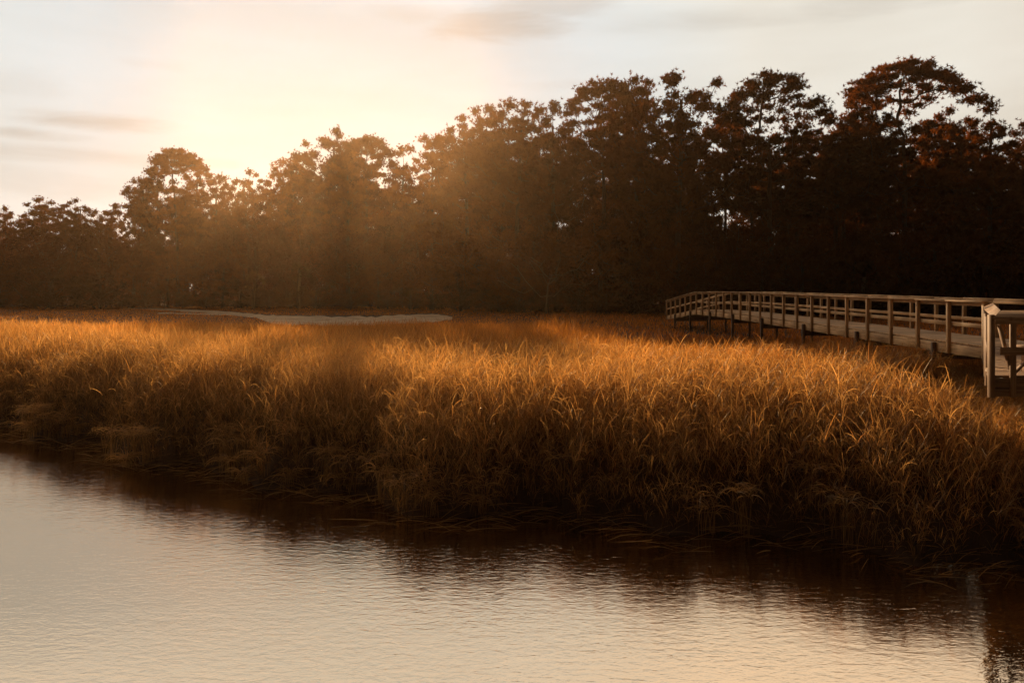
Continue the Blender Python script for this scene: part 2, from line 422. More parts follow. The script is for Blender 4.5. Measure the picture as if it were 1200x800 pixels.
def needles(r, cen, rx, rz, tufts, tr, K, w):
    """pads of needle balls. cen (P,3), pad radii rx, rz (P,), tufts per pad, ball radius tr"""
    P = len(cen)
    d = fib_dir(r, P * tufts); u = np.abs(r.normal(0, 0.62, (P * tufts, 1))).clip(0.05, 1.5)
    c = np.repeat(cen, tufts, 0) + d * u * np.stack([np.repeat(rx, tufts), np.repeat(rx, tufts), np.repeat(rz, tufts)], -1)
    out = d.copy(); out[:, 2] = out[:, 2] * 0.6 + 0.55
    n = len(c)
    dk = np.repeat(out, K, 0) * 0.45 + fib_dir(r, n * K); dk /= np.linalg.norm(dk, axis=1)[:, None]
    L = tr * r.uniform(0.7, 1.25, (n * K, 1))
    base = np.repeat(c, K, 0)
    sd = np.cross(dk, fib_dir(r, n * K)); sd /= np.linalg.norm(sd, axis=1)[:, None] + 1e-9
    a = base - sd * w; b_ = base + sd * w; t = base + dk * L
    V = np.stack([a, b_, t], 1).reshape(-1, 3)
    return V, np.arange(len(V)).reshape(-1, 3)

def broad(r, cen, rx, rz, leaves, size):
    P = len(cen)
    d = fib_dir(r, P * leaves); u = r.uniform(0, 1, (P * leaves, 1)) ** 0.4
    c = np.repeat(cen, leaves, 0) + d * u * np.stack([np.repeat(rx, leaves), np.repeat(rx, leaves), np.repeat(rz, leaves)], -1)
    n = len(c)
    a = fib_dir(r, n); b = np.cross(a, fib_dir(r, n)); b /= np.linalg.norm(b, axis=1)[:, None] + 1e-9
    s = size * r.uniform(0.5, 1.3, (n, 1))
    V = np.stack([c - a * s, c + b * s * 0.6, c + a * s * 0.9], 1).reshape(-1, 3)
    return V, np.arange(len(V)).reshape(-1, 3)

def grow(r, H, pads, base_r, lean=0.0, fork=0.9, jit=0.25):
    """skeleton: trunk to fork*H then limbs reaching every pad; returns tube mesh"""
    nodes = []; par = []
    nt_ = int(H * fork / 1.0); wob = r.normal(0, 0.10, (nt_ + 1, 2)).cumsum(0) * 0.6
    for i in range(nt_ + 1):
        t = i / nt_
        nodes.append(np.array([wob[i, 0] * t + lean * t * t, wob[i, 1] * t, -0.3 + (H * fork + 0.3) * t])); par.append(i - 1)
    trunk_n = len(nodes)
    minz = min(p[2] for p in pads) - 2.0
    ax = nodes[-1][:2]
    order = sorted(range(len(pads)), key=lambda i: np.hypot(*(pads[i][:2] - ax)) + 0.3 * abs(pads[i][2] - H * fork))
    for i in order:
        p = pads[i]
        A = np.array(nodes); dv = p - A; hd = np.hypot(dv[:, 0], dv[:, 1]); dist = np.linalg.norm(dv, axis=1)
        want = hd * 0.45                                       # limbs rise as they go out
        cost = dist + 1.6 * np.abs(dv[:, 2] - want) * (dv[:, 2] < want) + 0.25 * np.abs(dv[:, 2] - want)
        cost += np.where(A[:, 2] < minz, 50, 0)
        j = int(np.argmin(cost)); a = nodes[j]; L = dist[j]
        k = max(1, int(L / 0.8)); prev = j
        for m in range(1, k + 1):
            t = m / k
            q = a + (p - a) * t
            q[2] -= 0.16 * L * math.sin(math.pi * t) * (1 if hd[j] > 1 else 0)
            if m < k: q = q + r.normal(0, jit * 0.3, 3)
            nodes.append(q); par.append(prev); prev = len(nodes) - 1
    n = len(nodes); acc = np.zeros(n); child = np.zeros(n)
    for i in range(n - 1, -1, -1):
        if child[i] == 0: acc[i] = 1.0
        if par[i] >= 0: acc[par[i]] += acc[i]; child[par[i]] += 1
    rad = 0.028 * acc ** 0.46
    top = rad[trunk_n - 1]; zt = nodes[trunk_n - 1][2]
    for i in range(trunk_n):
        rad[i] = max(rad[i], base_r * (1 - 0.55 * max(nodes[i][2], 0) / zt)) * (1.25 if i == 0 else 1.0)
    V = []; Fq = []; K = 6
    for i in range(n):
        if par[i] < 0: continue
        a, b = nodes[par[i]], nodes[i]; d = b - a; L = np.linalg.norm(d)
        if L < 1e-6: continue
        d = d / L; s = np.cross(d, (0.3, 0.9, 0.2)); s /= np.linalg.norm(s); u = np.cross(d, s)
        ra = rad[par[i]] if i < trunk_n else min(rad[par[i]], rad[i] * 1.2); rb = rad[i]
        o = len(V)
        for c, rr in ((a, ra), (b, rb)):
            for k in range(K):
                t = 2 * math.pi * k / K; V.append(c + (s * math.cos(t) + u * math.sin(t)) * rr)
        for k in range(K): Fq.append([o + k, o + (k + 1) % K, o + K + (k + 1) % K, o + K + k])
    return np.array(V), np.array(Fq)

def spaced(r, gen, n, dmin):
    out = []
    for _ in range(n * 30):
        p = gen()
        if all(np.linalg.norm((p - q) * (1, 1, 1.5)) > dmin for q in out): out.append(p)
        if len(out) >= n: break
    return np.array(out)

def finish(root, tv, tf, cv, cf, mat):
    np_mesh('trunk', tv, tf, M['bark'], root, smooth=True)
    np_mesh('crown', cv, cf, mat, root)
    return root

def umbrella_pine(seed, H=26.0, Rc=6.5, lift=5.5, name='pine_tree'):
    """tall bare stem, limbs fanning up to a flat dome of needle pads"""
    r = np.random.default_rng(seed)
    def gen():
        a = r.uniform(0, 6.283); rr = Rc * math.sqrt(r.uniform(0, 1)) * (0.85 + 0.15 * math.sin(3 * a + seed))
        z = H - 0.5 - lift * 0.85 * (rr / Rc) ** 2.2 - abs(r.normal(0, 0.5))
        return np.array([rr * math.cos(a), rr * math.sin(a), z])
    pads = spaced(r, gen, int(52 * (Rc / 6) ** 2), 1.25)
    def gen2():
        a = r.uniform(0, 6.283); rr = r.uniform(0.8, Rc * 0.95)
        return np.array([rr * math.cos(a), rr * math.sin(a), H - lift * r.uniform(1.15, 2.5)])
    low = spaced(r, gen2, 46, 1.45)
    allp = np.vstack([pads, low])
    tv, tf = grow(r, H, list(allp), 0.34, lean=r.normal(0, 0.3), fork=0.70)
    rx = r.uniform(0.75, 1.35, len(allp)); rz = rx * r.uniform(0.32, 0.5, len(allp))
    cv, cf = needles(r, allp + (0, 0, 0.1), rx, rz, 74, 0.33, 13, 0.042)
    return finish(empty(name), tv, tf, cv, cf, M['needle'])

def round_pine(seed, H=24.0, Rc=4.5, frac=0.5, npad=80, name='pine_tree', dense=1.0):
    """tall pine with an irregular cloudy crown over the upper part"""
    r = np.random.default_rng(seed)
    hc = H * frac / 2; zc = H - hc
    sx, sy = r.uniform(0.8, 1.2, 2)
    ph = r.uniform(0, 6.28, 4)
    def gen():
        d = fib_dir(r, 1)[0]; u = r.uniform(0, 1) ** 0.45
        lump = 1 + 0.22 * math.sin(3 * math.atan2(d[1], d[0]) + ph[0]) + 0.18 * math.sin(5 * d[2] + ph[1])
        wide = 1.0 - 0.15 * d[2]
        return np.array([d[0] * u * Rc * sx * lump * wide, d[1] * u * Rc * sy * lump * wide, zc + d[2] * u * hc - 0.4])
    pads = spaced(r, gen, npad, 1.35)
    tv, tf = grow(r, H, list(pads), 0.32, lean=r.normal(0, 0.8), fork=0.88)
    rx = r.uniform(0.65, 1.25, len(pads)); rz = rx * r.uniform(0.45, 0.75, len(pads))
    cv, cf = needles(r, pads, rx, rz, int(74 * dense), 0.33, 13, 0.042)
    return finish(empty(name), tv, tf, cv, cf, M['needle'])

def oak(seed, H=13.0, Rc=5.5, npad=70, name='live_oak', leaves=260, low=0.06, size=0.15):
    r = np.random.default_rng(seed)
    ph = r.uniform(0, 6.28, 3)
    def gen():
        d = fib_dir(r, 1)[0]; u = r.uniform(0, 1) ** 0.4
        lump = 1 + 0.2 * math.sin(4 * math.atan2(d[1], d[0]) + ph[0]) + 0.12 * math.sin(6 * d[2] + ph[1])
        z0 = H * low; zc = (H + z0) / 2
        return np.array([d[0] * u * Rc * lump, d[1] * u * Rc * lump, max(zc + d[2] * u * (H - z0) / 2 * lump - 0.4, 0.6)])
    pads = spaced(r, gen, npad, 1.2 * Rc / 5.5)
    tv, tf = grow(r, H, list(pads), 0.06 * Rc, fork=0.6, jit=0.5)
    rx = r.uniform(0.8, 1.35, len(pads)) * Rc / 5.5; rz = rx * r.uniform(0.55, 0.9, len(pads))
    cv, cf = broad(r, pads, rx, rz, leaves, size)
    return finish(empty(name), tv, tf, cv, cf, M['leaf'])

def copy_tree(o):
    c = o.copy(); C.objects.link(c)
    for ch in o.children:
        d = ch.copy(); C.objects.link(d); d.parent = c
    return c

protos = {
    'u1': umbrella_pine(1), 'u2': umbrella_pine(2, 26, 5.6, 6.5), 'u3': umbrella_pine(3, 26, 5.0, 4.2),
    'p1': round_pine(4, 24, 5.0, 0.58, 95), 'p2': round_pine(5, 24, 4.6, 0.62, 100), 'p3': round_pine(6, 24, 5.4, 0.48, 90), 'p4': round_pine(7, 24, 4.0, 0.66, 90), 'p5': round_pine(8, 24, 5.8, 0.55, 115),
    'o1': oak(9), 'o2': oak(10, 13, 6.0, 80), 'o3': oak(12, 13, 4.8, 62),
    's1': oak(13, 4.0, 3.0, 44, 'wild_shrub', 150, 0.02, 0.10), 's2': oak(14, 4.0, 2.7, 40, 'wild_shrub', 150, 0.02, 0.10),
}
for k in ('s1', 's2'):
    for ch in protos[k].children:
        if ch.name.startswith('crown'):
            ch.data.materials.clear(); ch.data.materials.append(M['shrub'])
        else: ch.name = 'stem'
PH = dict(u1=26, u2=26, u3=26, p1=24, p2=24, p3=24, p4=24, p5=24, o1=13, o2=13, o3=13, s1=4, s2=4)
used = set()
def place(kind, x, D, ytop, wscale=1.0, rz=None, label=None, cat='tree', group=None, hz=None):
    o = protos[kind]
    if kind in used: o = copy_tree(o)
    used.add(kind)
    H = (topz(ytop, D) - GZ) if hz is None else hz
    s = H / PH[kind]
    o.location = (px(x, D), D, GZ - 0.02)
    o.scale = (s * wscale, s * wscale, s)
    o.rotation_euler = (0, 0, rng.uniform(0, 6.28) if rz is None else rz)
    tag(o, label, cat, group)
    return o

G = 'pines standing above the edge of the wood'
DX = [-900, 0, 400, 550, 700, 820, 1200, 2100]; DD = [120, 119, 117, 104, 92, 84, 80, 78]
def front(x): return float(np.interp(x, DX, DD))
# (kind, pixel x, extra distance, top row, width factor, label)
heroes = [
    ('u1', 1060, 4, 70, 1.02, 'tallest pine of the wood, broad flat umbrella crown high above the middle of the boardwalk'),
    ('u2', 905, 3, 80, 0.98, 'umbrella pine with open forked limbs, alone in the notch right of centre'),
    ('p5', 795, 2, 80, 0.95, 'big dark pine with a heavy rounded crown above the far end of the boardwalk'),
    ('u3', 708, 9, 91, 0.90, 'pine with a limb of needles reaching left into bright sky beside the big dark pine'),
    ('p2', 748, 12, 86, 0.8, 'pine squeezed close against the left flank of the big dark pine'),
    ('p4', 1160, 0, 116, 0.95, 'slim ragged pine with a straight visible stem near the right edge'),
    ('p3', 1008, 9, 112, 0.9, 'pine leaning its crown against the left side of the tallest pine'),
    ('p5', 1112, 9, 122, 0.8, 'dark pine under the right side of the tallest crown'),
    ('p2', 935, 10, 128, 0.85, 'pine right behind the umbrella pine in the notch'),
    ('p1', 1205, 8, 138, 0.95, 'pine cut by the right edge of the picture'),
    ('p3', 988, 8, 128, 0.9, 'lower pine filling the dip left of the tallest pine'),
    ('u3', 850, 12, 140, 0.85, 'low flat topped pine in the gap between two tall pines'),
    ('p3', 605, 4, 112, 0.95, 'dense pine with a domed top just left of the centre gap'),
    ('p4', 650, 7, 117, 0.9, 'pine with bare limbs showing against a patch of bright sky'),
    ('p1', 548, 4, 124, 0.85, 'feathery pine standing up above the slope of crowns left of centre'),
    ('p4', 575, 10, 122, 0.9, 'narrow pine tucked between the feathery pine and the domed pine'),
    ('p2', 505, 6, 152, 0.9, 'pine at the right border of the sunlit haze'),
    ('p4', 470, 8, 170, 0.9, 'short topped pine fading into the right side of the sunlit haze'),
    ('u3', 430, 6, 157, 0.9, 'hazy pine with wispy top just right of where the sun breaks over'),
    ('p4', 358, 7, 178, 0.85, 'hazy pine between the two pines in the sun glare'),
    ('p5', 391, 5, 147, 0.85, 'tall dense pine in the sun glare, made taller to screen the river from the sun'),  # height added to block the sun's glint on the water
    ('p1', 408, 2, 166, 0.85, 'pine hugging the right side of the tall dense pine in the sun glare'),  # also raised, helps the pine before it block the glint
    ('p3', 342, 6, 181, 0.85, 'hazy pine just left of the strongest sun glare'),
    ('p5', 292, 6, 197, 0.8, 'round crowned pine on the left rim of the sun haze'),
    ('p2', 252, 6, 200, 0.8, 'pine beside the tall umbrella pine on the left, on its sunny side'),
    ('u1', 208, 3, 172, 0.82, 'tall umbrella pine with a see-through flat crown in the left part of the wood'),
    ('p4', 228, 8, 188, 0.9, 'pine close behind the left umbrella pine on its right side'),
    ('p2', 186, 9, 192, 0.8, 'pine close behind the left umbrella pine on its left side'),
    ('p3', 165, 7, 205, 0.8, 'pine with a small side crown left of the left umbrella pine'),
    ('p5', 128, 9, 246, 0.75, 'low pine in the dip before the far left crowns'),
    ('p5', 88, 8, 231, 0.85, 'cloud shaped flat pine, right one of the far left pair'),
    ('p3', 50, 9, 230, 1.0, 'cloud shaped flat pine, left one of the far left pair'),
    ('p5', 8, 10, 240, 0.8, 'pine cut by the left edge of the picture'),
]
for kind, x, dd, yt, ws, lab in heroes:
    place(kind, x, front(x) + dd, yt, ws, rz=(2.6 if x == 208 else None), label=lab, group=G)
SILX = [-900, 0, 60, 120, 165, 210, 250, 300, 345, 400, 430, 470, 500, 545, 605, 650, 700, 780, 830, 860, 905, 960, 1010, 1060, 1120, 1160, 1200, 2100]
SILY = [240, 240, 232, 244, 206, 176, 200, 197, 182, 182, 158, 170, 150, 125, 114, 118, 94, 82, 130, 140, 84, 120, 110, 72, 100, 118, 145, 150]
def sil(x): return float(np.interp(x, SILX, SILY))
# pines deeper in the wood
kinds = ['p1', 'p2', 'p3', 'p4', 'p5', 'u3', 'u2']
for row, (step, off, lo, hi) in enumerate([(50, 11, 24, 65), (56, 22, 60, 105), (64, 36, 90, 140)]):
    x = -520 + row * 17
    while x < 1750:
        xx = x + rng.uniform(-14, 14); D = front(xx) + off + rng.uniform(-4, 4)
        y = min(max(sil(xx - 25), sil(xx), sil(xx + 25)) + rng.uniform(lo, hi), 285)
        place(kinds[int(rng.integers(0, 7))], xx, D, y, rng.uniform(0.85, 1.15), label='dark pine deep in the wood, its crown merged with the crowns around it', group='pines deep in the wood')
        x += step
# broadleaf trees under the pines
for row, (step, off, lo, hi) in enumerate([(50, -1, 240, 290), (54, 6, 220, 260), (58, 16, 205, 255), (62, 34, 215, 260)]):
    x = -500 + row * 19
    while x < 1750:
        xx = x + rng.uniform(-12, 12); D = front(xx) + off + rng.uniform(-2, 2)
        low = 0 if xx > 260 else 26
        place(['o1', 'o2', 'o3'][int(rng.integers(0, 3))], xx, D, min(rng.uniform(lo, hi) + low, 300), rng.uniform(0.9, 1.2), label='dark leafy oak under the pines, merged with the oaks beside it', group='oaks under the pines')
        x += step
# shrubs along the edge
x = -480
while x < 1700:
    xx = x + rng.uniform(-10, 10)
    if not (10 < xx < 150):
        place('s1' if rng.uniform() < .5 else 's2', xx, front(xx) - 4 + rng.uniform(-1.5, 1.5), 0, rng.uniform(0.9, 1.4), hz=rng.uniform(2.4, 4.6), label='dark shrub in the row along the foot of the wood', cat='shrub', group='shrubs along the foot of the wood')
    x += 33
place('s1', 62, 110, 0, 1.12, hz=6.3, label='big round bush standing out in front of the wood at far left', cat='shrub')
place('s2', 118, 113, 0, 1.15, hz=5.8, label='darker round bush right behind the big far left bush', cat='shrub')

# undergrowth mass deep inside the wood
n = 200000
xp = rng.uniform(-560, 1800, n); dd = rng.uniform(3, 55, n)
D = np.interp(xp, DX, DD) + dd; X = (xp - 600) / F * D
hmax = 3.5 + 2.5 * nz(X, D, 0.35, 2.0) + dd * 0.10
c = np.stack([X, D, GZ + hmax * rng.uniform(0, 1, n)], -1)
a = fib_dir(rng, n); b = np.cross(a, fib_dir(rng, n)); b /= np.linalg.norm(b, axis=1)[:, None] + 1e-9
s = rng.uniform(0.15, 0.42, (n, 1))
V = np.stack([c - a * s, c + b * s * .7, c + a * s], 1).reshape(-1, 3)
tag(np_mesh('undergrowth', V, np.arange(len(V)).reshape(-1, 3), M['leaf']), 'dark tangled undergrowth filling the inside of the wood', 'undergrowth', kind='stuff')

# cabbage palm in the haze, and pale dead snags
def palm(x, D, H, label):
    root = empty('palm_tree', (px(x, D), D, GZ)); r = np.random.default_rng(int(x))
    V = []; Fq = []
    K = 8; rings = 14
    for i in range(rings + 1):
        t = i / rings; rr = 0.2 * (1 - 0.15 * t) * (1 + 0.1 * (i % 2))
        for k in range(K):
            V.append((0.25 * t * t + rr * math.cos(k * 6.283 / K), rr * math.sin(k * 6.283 / K), H * t - 0.1))
    for i in range(rings):
        for k in range(K): Fq.append([i * K + k, i * K + (k + 1) % K, (i + 1) * K + (k + 1) % K, (i + 1) * K + k])
    np_mesh('trunk', np.array(V), np.array(Fq), M['palebark'], root)
    CV = []
    for f in range(34):
        az = r.uniform(0, 6.28); e = r.uniform(-0.5, 1.3); L = r.uniform(0.9, 1.4)
        p = np.array([0.25, 0, H]); d = np.array([math.cos(az) * math.cos(e), math.sin(az) * math.cos(e), math.sin(e)])
        sd = np.cross(d, (0, 0, 1)); sd /= np.linalg.norm(sd); up = np.cross(sd, d)
        c0 = p + d * L
        for k in range(15):                                     # fan of leaflets
            a = (k / 14 - .5) * 3.6; l = d * math.cos(a) + sd * math.sin(a) + up * 0.25 * math.cos(a)
            w = np.cross(l, up) * 0.05; tip = c0 + l * 0.95 + np.array([0, 0, -0.25 * abs(math.sin(a)) - .1])
            CV += [c0 - w, c0 + w, tip]
        CV += [p - sd * .03, p + sd * .03, c0]
    CV = np.array(CV); np_mesh('fronds', CV, np.arange(len(CV)).reshape(-1, 3), M['palm'], root)
    tag(root, label, 'palm')
palm(350, 111, 5.2, 'cabbage palm with fan fronds at the wood edge under the sun haze')
palm(297, 112, 3.6, 'small cabbage palm left of the hazy palm')
palm(1010, 79.5, 4.2, 'cabbage palm in deep shade behind the boardwalk')

def snag(x, D, H, seed, label, spread=1.6):
    r = np.random.default_rng(seed)
    tips = [np.array([r.normal(0, spread), r.normal(0, spread * .6), H * r.uniform(0.45, 1.0)]) for _ in range(26)]
    tv, tf = grow(r, H, tips, 0.10, fork=0.5, jit=0.5)
    root = empty('dead_tree', (px(x, D), D, GZ)); np_mesh('trunk', tv, tf, M['palebark'], root, smooth=True)
    tag(root, label, 'dead tree')
snag(640, 88, 6.6, 3, 'bare pale dead sapling with fanning twigs at the wood edge, centre', 1.9)
snag(193, 109, 2.2, 5, 'short broken pale stump at the wood edge, left', 0.3)

# ------------------------------------------------------------------ boardwalk
DZ = 2.5; X0, X1 = 12.0, 14.1; RAILZ = 3.64
ys = [20.05 + 1.65 * i for i in range(25)]
def drop(y): return -0.012 * max(y - 20, 0) * 0 + np.interp(y, [20, 44, 52, 61.5], [0, 0.10, 0.02, -0.72])
bw = tag(empty('boardwalk', (X0, 20, GZ)), 'long weathered timber boardwalk with railings crossing the marsh to the wood', 'boardwalk')
OFF = np.array([X0, 20, GZ])
def bb(m, name, mat, bevel=0.006):
    m.v = [np.array(v) - OFF for v in m.v]
    return m.build(name, mat, bw, bevel)
YS = list(np.arange(20.05, 62.0, 1.65))
# decking: separate boards in one mesh
m = MB(); y = 20.12
while y < 61.9:
    z = DZ + drop(y); z2 = DZ + drop(y + .14)
    m.beam((X0 - 0.03 + rng.uniform(-.012, .012), y + .07, (z + z2) / 2 - 0.019 + rng.uniform(-.003, .003)), (X1 + 0.03 + rng.uniform(-.012, .012), y + .07, (z + z2) / 2 - 0.019), 0.138, 0.038, (0, (z - z2) / .14 * -1 * -1, 1))
    y += 0.147
bb(m, 'deck', M['wood_x'], 0.003)
for side, xo in ((-1, X0), (1, X1)):
    px_post = xo + side * 0.10                                  # posts stand outside the stringer
    for i, y in enumerate(YS):
        z = DZ + drop(y)
        pm = MB(); pm.box((px_post, y, z + 0.39 + rng.uniform(-.01, .01)), (0.047, 0.050, 0.71)); bb(pm, 'post', M['wood_z'], 0.003)
    for name, zz, w, t, dx in (('top_rail', 1.12, 0.17, 0.04, 0.02), ('side_rail', 1.045, 0.04, 0.09, -0.075), ('middle_rail', 0.50, 0.04, 0.105, -0.075), ('stringer', -0.185, 0.05, 0.27, -0.08 + 0.03)):
        mm = MB()
        step = 3 if name != 'middle_rail' else 2
        k = 0
        while k < len(YS) - 1:
            e = min(k + step, len(YS) - 1)
            for a in range(k, e):
                ya, yb = YS[a] - (0.07 if a == 0 else 0), YS[a + 1]
                if a == e - 1 and e < len(YS) - 1: yb -= 0.006
                j = rng.normal(0, 0.004)
                mm.beam((px_post + side * dx, ya, DZ + drop(ya) + zz + j), (px_post + side * dx, yb, DZ + drop(yb) + zz + j), w, t)
            k = e
        bb(mm, name, M['wood_y'], 0.004)
    for y in (22.4, 27.4, 32.4, 37.8, 42.8, 47.7, 53.0, 58.0):
        pm = MB(); z = DZ + drop(y)
        xx = xo + side * 0.14
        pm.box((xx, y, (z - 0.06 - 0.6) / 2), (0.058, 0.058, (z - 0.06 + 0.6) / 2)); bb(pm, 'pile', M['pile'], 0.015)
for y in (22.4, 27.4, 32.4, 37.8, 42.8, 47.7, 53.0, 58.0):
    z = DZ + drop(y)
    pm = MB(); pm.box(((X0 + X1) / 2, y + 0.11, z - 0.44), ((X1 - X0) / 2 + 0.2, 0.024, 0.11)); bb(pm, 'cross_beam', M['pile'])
    pm = MB()
for xj in (12.55, 13.05, 13.55):
    jm = MB()
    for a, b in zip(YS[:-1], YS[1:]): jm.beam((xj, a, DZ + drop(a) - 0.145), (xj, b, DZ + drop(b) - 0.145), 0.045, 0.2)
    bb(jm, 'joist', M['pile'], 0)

# ------------------------------------------------------------------ viewing platform (near, right)
PA = np.array([8.12, 13.5]); PB = np.array([11.84, 19.9]); PR = 15.2
pf = tag(empty('viewing_platform', (PA[0], PA[1], GZ)), 'timber landing with sloped rail caps and crossed braces at the right edge of the picture', 'platform')
OFF = np.array([PA[0], PA[1], GZ])
def pb(m, name, mat, bevel=0.006):
    m.v = [np.array(v) - OFF for v in m.v]
    return m.build(name, mat, pf, bevel)
m = MB(); y = PA[1] + 0.02
while y < 19.9:
    t = (y + .07 - PA[1]) / (PB[1] - PA[1]); xl = PA[0] + (PB[0] - PA[0]) * t + rng.uniform(-.05, .03)
    m.box(((xl + PR) / 2, y + .068, DZ - 0.025 + rng.uniform(-.003, .003)), ((PR - xl) / 2, .067, .019)); y += 0.147
pb(m, 'deck', M['old_x'], 0.003)
for y0, zz in ((PA[1] - 0.025, -0.13),):
    m = MB(); m.box(((PA[0] + PR) / 2, y0, DZ - 0.12), ((PR - PA[0]) / 2, .025, .075)); m.box(((PA[0] + PR) / 2, y0 + 0.004, DZ - 0.275), ((PR - PA[0]) / 2, .025, .075)); pb(m, 'fascia', M['old_x'])
d = np.array([*(PB - PA), 0.0]); d /= np.linalg.norm(d)
m = MB(); m.beam((PA[0] + .0, PA[1] + .05, DZ - 0.18), (PB[0], PB[1] - .1, DZ - 0.18), 0.05, 0.26); pb(m, 'side_fascia', M['old_y'])
CT = 3.62                                                         # high edge of the sloped caps
# front posts
for i, xx in enumerate((PA[0] + 0.02, 8.42 + 0.02, 9.9, 11.4, 12.9, 14.4)):
    if i == 0:
        m = MB(); m.box((xx - 0.05, PA[1] - 0.06, DZ + 0.33), (0.036, 0.055, 0.70)); pb(m, 'post', M['old_z'])
        m = MB(); m.box((xx + 0.03, PA[1] + 0.07, DZ + 0.32), (0.038, 0.05, 0.62)); pb(m, 'post', M['old_z'])
    else:
        m = MB(); m.box((xx, PA[1] - 0.085, DZ + 0.30), (0.045, 0.030, 0.66)); pb(m, 'post', M['old_z'])
for t in (0.25, 0.5, 0.75, 0.97):
    p = PA + (PB - PA) * t
    m = MB(); m.box((p[0] - 0.02, p[1], DZ + 0.28), (0.045, 0.045, 0.66)); pb(m, 'post', M['old_z'])
# braces leaning in a V behind the front posts
for xc in (8.44, 9.9, 11.4):
    m = MB(); m.beam((xc - 0.20, PA[1] - 0.03, DZ + 0.86), (xc - 0.01, PA[1] - 0.03, DZ + 0.10), 0.035, 0.09, (0, 1, 0)); pb(m, 'brace', M['old_z'])
    m = MB(); m.beam((xc + 0.03, PA[1] - 0.03, DZ + 0.02), (xc + 0.36, PA[1] - 0.03, DZ + 0.34), 0.035, 0.08, (0, 1, 0)); pb(m, 'brace', M['old_z'])
m = MB(); m.box(((PA[0] + 0.08 + PR) / 2, PA[1] - 0.135, DZ + 0.42), ((PR - PA[0]) / 2 - 0.04, .019, .065)); pb(m, 'middle_rail', M['old_x'])
m = MB(); m.beam((PA[0] - .05, PA[1], DZ + 0.42), (PB[0] - .1, PB[1] - .1, DZ + 0.42), 0.04, 0.13); pb(m, 'middle_rail', M['old_y'])
# sloped caps: outer edge low, inner edge high, mitred at the corner
def cap(name, a0, a1, b0, b1, mat, th=0.035):
    """a: outer low edge, b: inner high edge"""
    q = [np.array(v, float) for v in (a0, a1, b1, b0)]
    n = np.cross(q[1] - q[0], q[3] - q[0]); n /= np.linalg.norm(n)
    if n[2] < 0: n = -n
    m = MB(); m.v = [v for v in q] + [v - n * th for v in q]
    m.f = [[0, 1, 2, 3], [7, 6, 5, 4], [0, 4, 5, 1], [1, 5, 6, 2], [2, 6, 7, 3], [3, 7, 4, 0]]
    return pb(m, name, mat, 0.004)
LO, HI = 3.48, 3.60
cap('top_rail', (8.07, 13.33, LO), (15.2, 13.33, LO), (8.34, 13.56, HI), (15.2, 13.56, HI), M['old_x'])
cap('top_rail', (8.06, 13.34, LO), (11.72, 19.85, LO), (8.33, 13.57, HI), (11.98, 19.85, HI), M['old_y'])
m = MB(); m.box(((8.1 + PR) / 2, 13.355, LO - 0.062), ((PR - 8.1) / 2, .018, .045)); pb(m, 'side_rail', M['old_x'])
# bench along the inside
m = MB(); m.box((11.2, 14.15, DZ + 0.44), (2.2, 0.2, 0.02)); pb(m, 'bench_seat', M['old_x'])
for xx in (9.2, 11.2, 13.2):
    m = MB(); m.box((xx, 14.15, DZ + 0.2), (0.045, 0.17, 0.22)); pb(m, 'bench_leg', M['old_z'])
for xx in (9.6, 11.2, 12.9, 15.0):
    for yy in (17.0, 19.4):
        if xx < PA[0] + (PB[0] - PA[0]) * (yy - PA[1]) / (PB[1] - PA[1]) + 0.1: continue
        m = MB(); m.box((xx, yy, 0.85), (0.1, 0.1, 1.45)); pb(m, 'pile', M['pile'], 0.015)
m = MB()
for xj in np.arange(8.6, 15.2, 0.5):
    yb = min(19.8, PA[1] + (xj - PA[0]) / (PB[0] - PA[0]) * (PB[1] - PA[1]))
    m.box((xj, (13.55 + yb) / 2, DZ - 0.14), (0.022, (yb - 13.55) / 2, 0.09))
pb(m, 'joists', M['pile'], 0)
# ------------------------------------------------------------------ haze
HB = MB(); HB.box((0, 0, 20.0), (640, 640, 23.0))
hm, nt, out = new_mat('evening_haze')
vol = N(nt, 'ShaderNodeVolumePrincipled'); vol.inputs['Color'].default_value = (1.0, 0.62, 0.33, 1)
vol.inputs['Density'].default_value = 0.00023; vol.inputs['Anisotropy'].default_value = 0.87
nt.links.new(vol.outputs[0], out.inputs['Volume'])
tag(HB.build('haze', hm, None, 0), 'warm evening haze over the marsh', kind='stuff')

# ------------------------------------------------------------------ sky
w = bpy.data.worlds.new('World'); bpy.context.scene.world = w; w.use_nodes = True
nt = w.node_tree; nt.nodes.clear(); L = nt.links
out = nt.nodes.new('ShaderNodeOutputWorld'); bg = N(nt, 'ShaderNodeBackground', Strength=0.1)
sky = nt.nodes.new('ShaderNodeTexSky'); sky.sky_type = 'NISHITA'; sky.sun_disc = False
sky.sun_elevation = SUN_EL; sky.sun_rotation = SUN_AZ % (2 * math.pi); sky.dust_density = 3.0
tc = nt.nodes.new('ShaderNodeTexCoord'); D_ = tc.outputs['Generated']
sun_dir = (math.sin(SUN_AZ) * math.cos(SUN_EL), math.cos(SUN_AZ) * math.cos(SUN_EL), math.sin(SUN_EL))
def math_(op, a, b=None, c=None):
    n = N(nt, 'ShaderNodeMath', _operation=op)
    for i, v in enumerate((a, b, c)):
        if v is None: continue
        if isinstance(v, (int, float)): n.inputs[i].default_value = v
        else: L.new(v, n.inputs[i])
    return n.outputs[0]
dp = N(nt, 'ShaderNodeVectorMath', _operation='DOT_PRODUCT'); L.new(D_, dp.inputs[0]); dp.inputs[1].default_value = sun_dir
